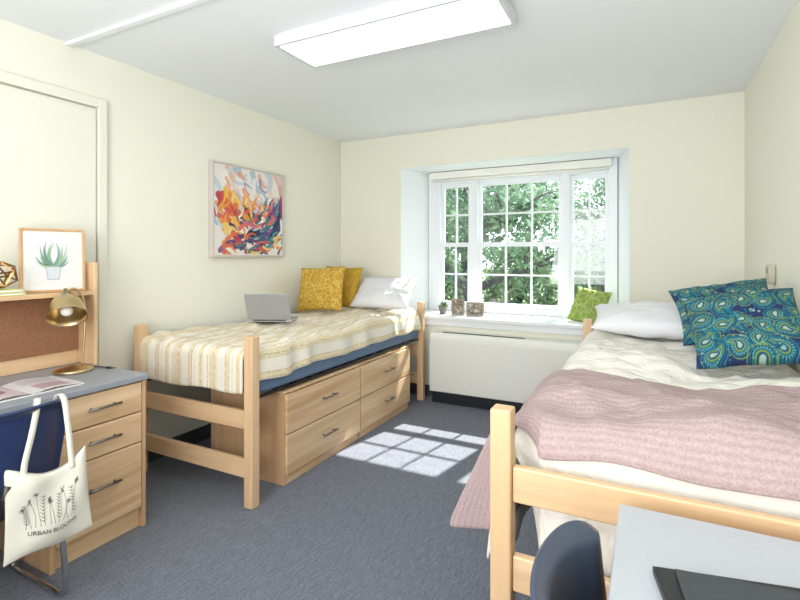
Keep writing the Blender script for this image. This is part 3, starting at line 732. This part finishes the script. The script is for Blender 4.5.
# ---------------------------------------------------------------- pillows
cushion('pillow',.58,.37,.14,M_pill,(-2.16,3.89,1.005),(math.radians(-48),0,math.radians(2)),'white pillow resting at the bed head','pillow',seed=2,wr=.006)
cushion('throw_pillow',.41,.40,.13,M_yel2,(-2.62,3.86,1.05),(math.radians(-20),math.radians(2),math.radians(4)),'plain mustard yellow throw pillow','cushion',seed=5)
cushion('throw_pillow',.43,.41,.15,M_yel,(-2.60,3.53,1.05),(math.radians(-20),math.radians(-3),math.radians(12)),'mustard patterned throw pillow propped on the bed','cushion',seed=7)
cushion('pillow',.80,.46,.15,M_pill,(.085,3.22,.975),(math.radians(-80),0,math.radians(3)),'white bed pillow at the head of the bed','pillow',seed=9,wr=.006)
def paisley(seed):
    cv=Canvas(180,180,.46,.46,(26,44,92)); rr=random.Random(seed)
    pts=[]
    for _ in range(1500):
        x,y=rr.uniform(.0,.46),rr.uniform(.0,.46)
        if all(math.hypot(x-a,y-b)>.080 for a,b,_ in pts): pts.append((x,y,rr.uniform(0,6.28)))
    for _ in range(520):
        x,y=rr.uniform(0,.46),rr.uniform(0,.46); cv.put(np.hypot(cv.X-x,cv.Y-y)-rr.uniform(.002,.006),rr.choice([(0,112,124),(28,128,138),(120,154,68),(150,172,178),(20,92,138),(0,96,124)]))
    for x,y,a in pts:
        k=rr.uniform(1.0,1.45); sp=[];rd=[]
        for i in range(18):
            t=i/17; aa=a+t*1.9; L=.075*k*t; sp.append((x+L*math.cos(aa),y+L*math.sin(aa))); rd.append(.032*k*(1-t)**.8+.002)
        d=np.full(cv.X.shape,9.)
        for (px,py),r in zip(sp,rd): d=np.minimum(d,np.hypot(cv.X-px,cv.Y-py)-r)
        cv.put(np.abs(d-.007)-.0014,rr.choice([(46,136,150),(122,156,74)]))
        cs=[((0,98,118),0),((20,36,82),-.004*k),((36,128,140),-.0075*k),((20,40,90),-.012*k),((118,148,60),-.0145*k),((10,74,110),-.019*k),((156,182,164),-.026*k)]
        for c,o in cs: cv.put(d-o,c)
        for i in range(20):
            aa=i*6.283/20; cv.put(np.hypot(cv.X-x-.0275*k*math.cos(aa),cv.Y-y-.0275*k*math.sin(aa))-.0022,(120,186,178))
    return cv
cushion('throw_pillow',.46,.41,.14,M_fab,(.345,2.98,1.062),(math.radians(-50),math.radians(-16),math.radians(-10)),'teal and navy paisley cushion leaning behind another','cushion',seed=11,cv=paisley(5),group='paisley cushions',pinch=.10)
cushion('throw_pillow',.44,.42,.15,M_fab,(.365,2.53,1.04),(math.radians(-50),math.radians(-14),math.radians(-10)),'teal and navy paisley cushion in front on the bed','cushion',seed=13,cv=paisley(8),group='paisley cushions',pinch=.10)
cushion('throw_pillow',.34,.32,.11,M_grn,(-.47,4.50,.905),(math.radians(-24),math.radians(6),math.radians(-30)),'lime green leaf-print cushion on the window sill','cushion',seed=17)

# ---------------------------------------------------------------- sill items
t=thing('potted_plant',(-1.81,4.45,.772),'small green succulent in a grey pot on the sill','plant')
bm=bmesh.new(); r=lathe(bm,[(.001,0),(.032,0),(.045,.075),(.048,.078),(.043,.078),(.040,.066),(.001,.064)],(-1.81,4.45,.7725),20); fin(bm,'pot',M_pot,t,smooth=True)
bm=bmesh.new(); rr=random.Random(2)
for k in range(22):
    a=rr.uniform(0,6.28); L=rr.uniform(.03,.07); el=rr.uniform(.3,1.4); c=V((-1.81,4.45,.835))
    p=c+V((math.cos(a)*math.cos(el),math.sin(a)*math.cos(el),math.sin(el)))*L; tube(bm,[c,(c+p)/2+V((0,0,.008)),p],[.004,.009,.001],6)
fin(bm,'foliage',M_plant,t,smooth=True)
def photo(seed):
    rr=random.Random(seed); cv=Canvas(40,40,.14,.14,(140,132,120))
    for k in range(30): cv.stroke((rr.uniform(0,.14),rr.uniform(0,.14)),(rr.uniform(0,.14),rr.uniform(0,.14)),.012,.004,rr.choice([(90,82,72),(180,170,150),(220,210,194),(70,80,80),(150,120,100)]),.7)
    return cv
mfr=mat('taupe_frame',(150,140,126),.5)
framed(photo(1),'photo_frame',.125,.155,.02,.014,mfr,(-1.645,4.42,.774),(math.radians(-10),0,math.radians(14)),'small dark photo frame standing on the sill','photo frame','photo frames on the sill')
framed(photo(2),'photo_frame',.165,.13,.02,.014,mfr,(-1.465,4.40,.774),(math.radians(-10),0,math.radians(10)),'wide dark photo frame standing on the sill','photo frame','photo frames on the sill')

# ---------------------------------------------------------------- right desk items
t=thing('portfolio',(0,0,0),'large black portfolio folder on the desk','folder')
box('cover',0,.34,-.25,0,0,.003,M_black,t,bevel=.001); box('cover',0,.34,-.25,0,.010,.013,M_black,t,bevel=.001); box('pages',.006,.334,-.246,-.006,.0035,.0095,M_paper,t,bevel=0); box('spine',-.004,0,-.25,0,0,.013,M_black,t,bevel=.001)
t.location=(.008,1.018,.761); t.rotation_euler=(0,0,math.radians(12))
t=thing('notebook',(0,0,0),'slim charcoal notebook lying on the folder','notebook')
box('cover',0,.28,-.2,0,0,.0015,M_steel,t,bevel=.0005); box('cover',0,.28,-.2,0,.0085,.010,mat('charcoal_cover',(56,62,66),.5),t,bevel=.0005); box('pages',.003,.277,-.197,-.003,.002,.008,M_paper,t,bevel=0)
t.location=(.040,1.008,.7745); t.rotation_euler=(0,0,math.radians(8))

# ---------------------------------------------------------------- outside
struct(box('ground',-40,30,4.9,60,-.8,-.7,M_grass,bevel=0),'sunlit lawn outside the window')
def leafmesh(c,smin,smax,m,parent,name='foliage'):
    nl=len(c)
    a=np.random.normal(size=(nl,3)); a/=np.linalg.norm(a,axis=1)[:,None]; b=np.cross(a,np.random.normal(size=(nl,3))); b/=np.linalg.norm(b,axis=1)[:,None]
    s=np.random.uniform(smin,smax,(nl,1)); vs=np.stack([c-a*s,c-b*s*.5,c+a*s,c+b*s*.5],1).reshape(-1,3)
    me=bpy.data.meshes.new(name); me.from_pydata(vs.tolist(),[],[(4*i,4*i+1,4*i+2,4*i+3) for i in range(nl)])
    f=fin(me,name,m,parent); f['kind']='stuff'; return f
def tree(x,y,H,spread,nl,seed,lab):
    rr=random.Random(seed); t=thing('tree',(x,y,-.7),lab,'tree','trees outside the window')
    bm=bmesh.new(); tips=[]
    def br(p,d,L,r,dep):
        pts=[p]; rs=[r]; q=p.copy(); n=6
        for i in range(n):
            d=(d+V((rr.gauss(0,.16),rr.gauss(0,.16),rr.gauss(.02,.12)))).normalized(); q=q+d*L/n; pts.append(q.copy()); rs.append(r*(1-.55*(i+1)/n))
            if dep>0: tips.append(q.copy())
        tube(bm,pts,rs,7)
        if dep<3:
            for k in range(3 if dep else 5):
                nd=(d+V((rr.uniform(-1,1),rr.uniform(-1,1),rr.uniform(-.35,.7)))).normalized()
                br(pts[rr.randint(3,n)],nd,L*rr.uniform(.6,.85),r*.52,dep+1)
    br(V((x,y,-.7)),V((rr.uniform(-.15,.15),0,1)),H*.42,.21,0)
    fin(bm,'trunk',M_bark,t,smooth=True)
    tp=np.array([list(p) for p in tips]); idx=np.random.randint(0,len(tp),nl); c=tp[idx]+np.random.normal(0,spread,(nl,3))
    c=c[(c[:,2]<4.6+(c[:,1]-9)*.4)&(c[:,1]>6.5)]
    leafmesh(c,.04,.10,M_leaf,t)
tree(-3.3,10.5,6.,.30,8500,3,'leafy shade tree with spreading branches'); tree(-1.0,12.8,6.5,.36,10500,8,'leafy shade tree with spreading branches')
tree(-6.6,15,7,.45,8500,12,'leafy shade tree with spreading branches')
for k,(x,y,rx,rz) in enumerate(((-8.2,19.5,1.6,1.5),(-4.9,20.5,1.6,1.8),(-1.6,20,1.6,1.6),(1.7,19.5,1.6,1.7))):
    t=thing('shrub',(x,y,-.7),'rounded green shrub on the lawn','shrub','shrubs on the lawn')
    bm=bmesh.new(); rr=random.Random(k)
    for q in range(9):
        a=q*.7; tube(bm,[(x,y,-.7),(x+.35*rx*math.cos(a),y+.35*rx*math.sin(a),.1),(x+.7*rx*math.cos(a),y+.7*rx*math.sin(a),rz*.6)],[.05,.035,.012],6)
    fin(bm,'stems',M_bark,t,smooth=True)
    p=np.random.normal(size=(5200,3)); p/=np.linalg.norm(p,axis=1)[:,None]; p*=np.random.uniform(.72,1.02,(5200,1))*(1+.12*np.sin(p[:,:1]*7)*np.cos(p[:,1:2]*6)); p[:,2]=np.abs(p[:,2])
    c=p*np.array([rx,1.0,rz+.9])+np.array([x,y,-.68])
    leafmesh(c,.06,.13,M_shrub,t)

# ---------------------------------------------------------------- lights
W=bpy.data.worlds.new('World'); SC.world=W; W.use_nodes=True
bg=W.node_tree.nodes['Background']; bg.inputs[0].default_value=(.84,.93,1,1); bg.inputs[1].default_value=2.9
def lamp(kind,name,loc,dirv,energy,size=None,color=(1,1,1),size_y=None):
    l=bpy.data.lights.new(name,kind); l.energy=energy; l.color=color
    o=bpy.data.objects.new(name,l); COL.objects.link(o); o.location=loc; o.rotation_euler=V(dirv).to_track_quat('-Z','Y').to_euler()
    if kind=='AREA':
        l.size=size
        if size_y: l.shape='RECTANGLE'; l.size_y=size_y
    if kind=='SUN': l.angle=size or .01
    return o
lamp('SUN','sun_light',(0,10,10),(-.40,-2.08,-2.07),15.,.012,(1,.96,.88))
lamp('AREA','unseen_fill_rear',(-.7,-1.7,1.7),(.12,1,.12),32,1.8,(.98,.98,1),1.4)  # added fill behind the camera, no such lamp in the room
lamp('AREA','unseen_fill_up',(-.8,-.6,1.45),(.05,1.0,1),68,1.8,(.95,.975,1),1.8)  # added unseen uplight that brightens the ceiling

# ---------------------------------------------------------------- camera
cam=bpy.data.cameras.new('camera'); co=bpy.data.objects.new('camera',cam); COL.objects.link(co)
cam.sensor_width=36; cam.lens=487/800*36; cam.shift_y=-45/800; cam.clip_start=.05; cam.clip_end=200
co.location=(0,0,1.35); co.rotation_euler=(math.pi/2,0,math.atan2(250,487)); SC.camera=co
SC.view_settings.view_transform='Standard'; SC.view_settings.look='None'; SC.view_settings.exposure=0.06
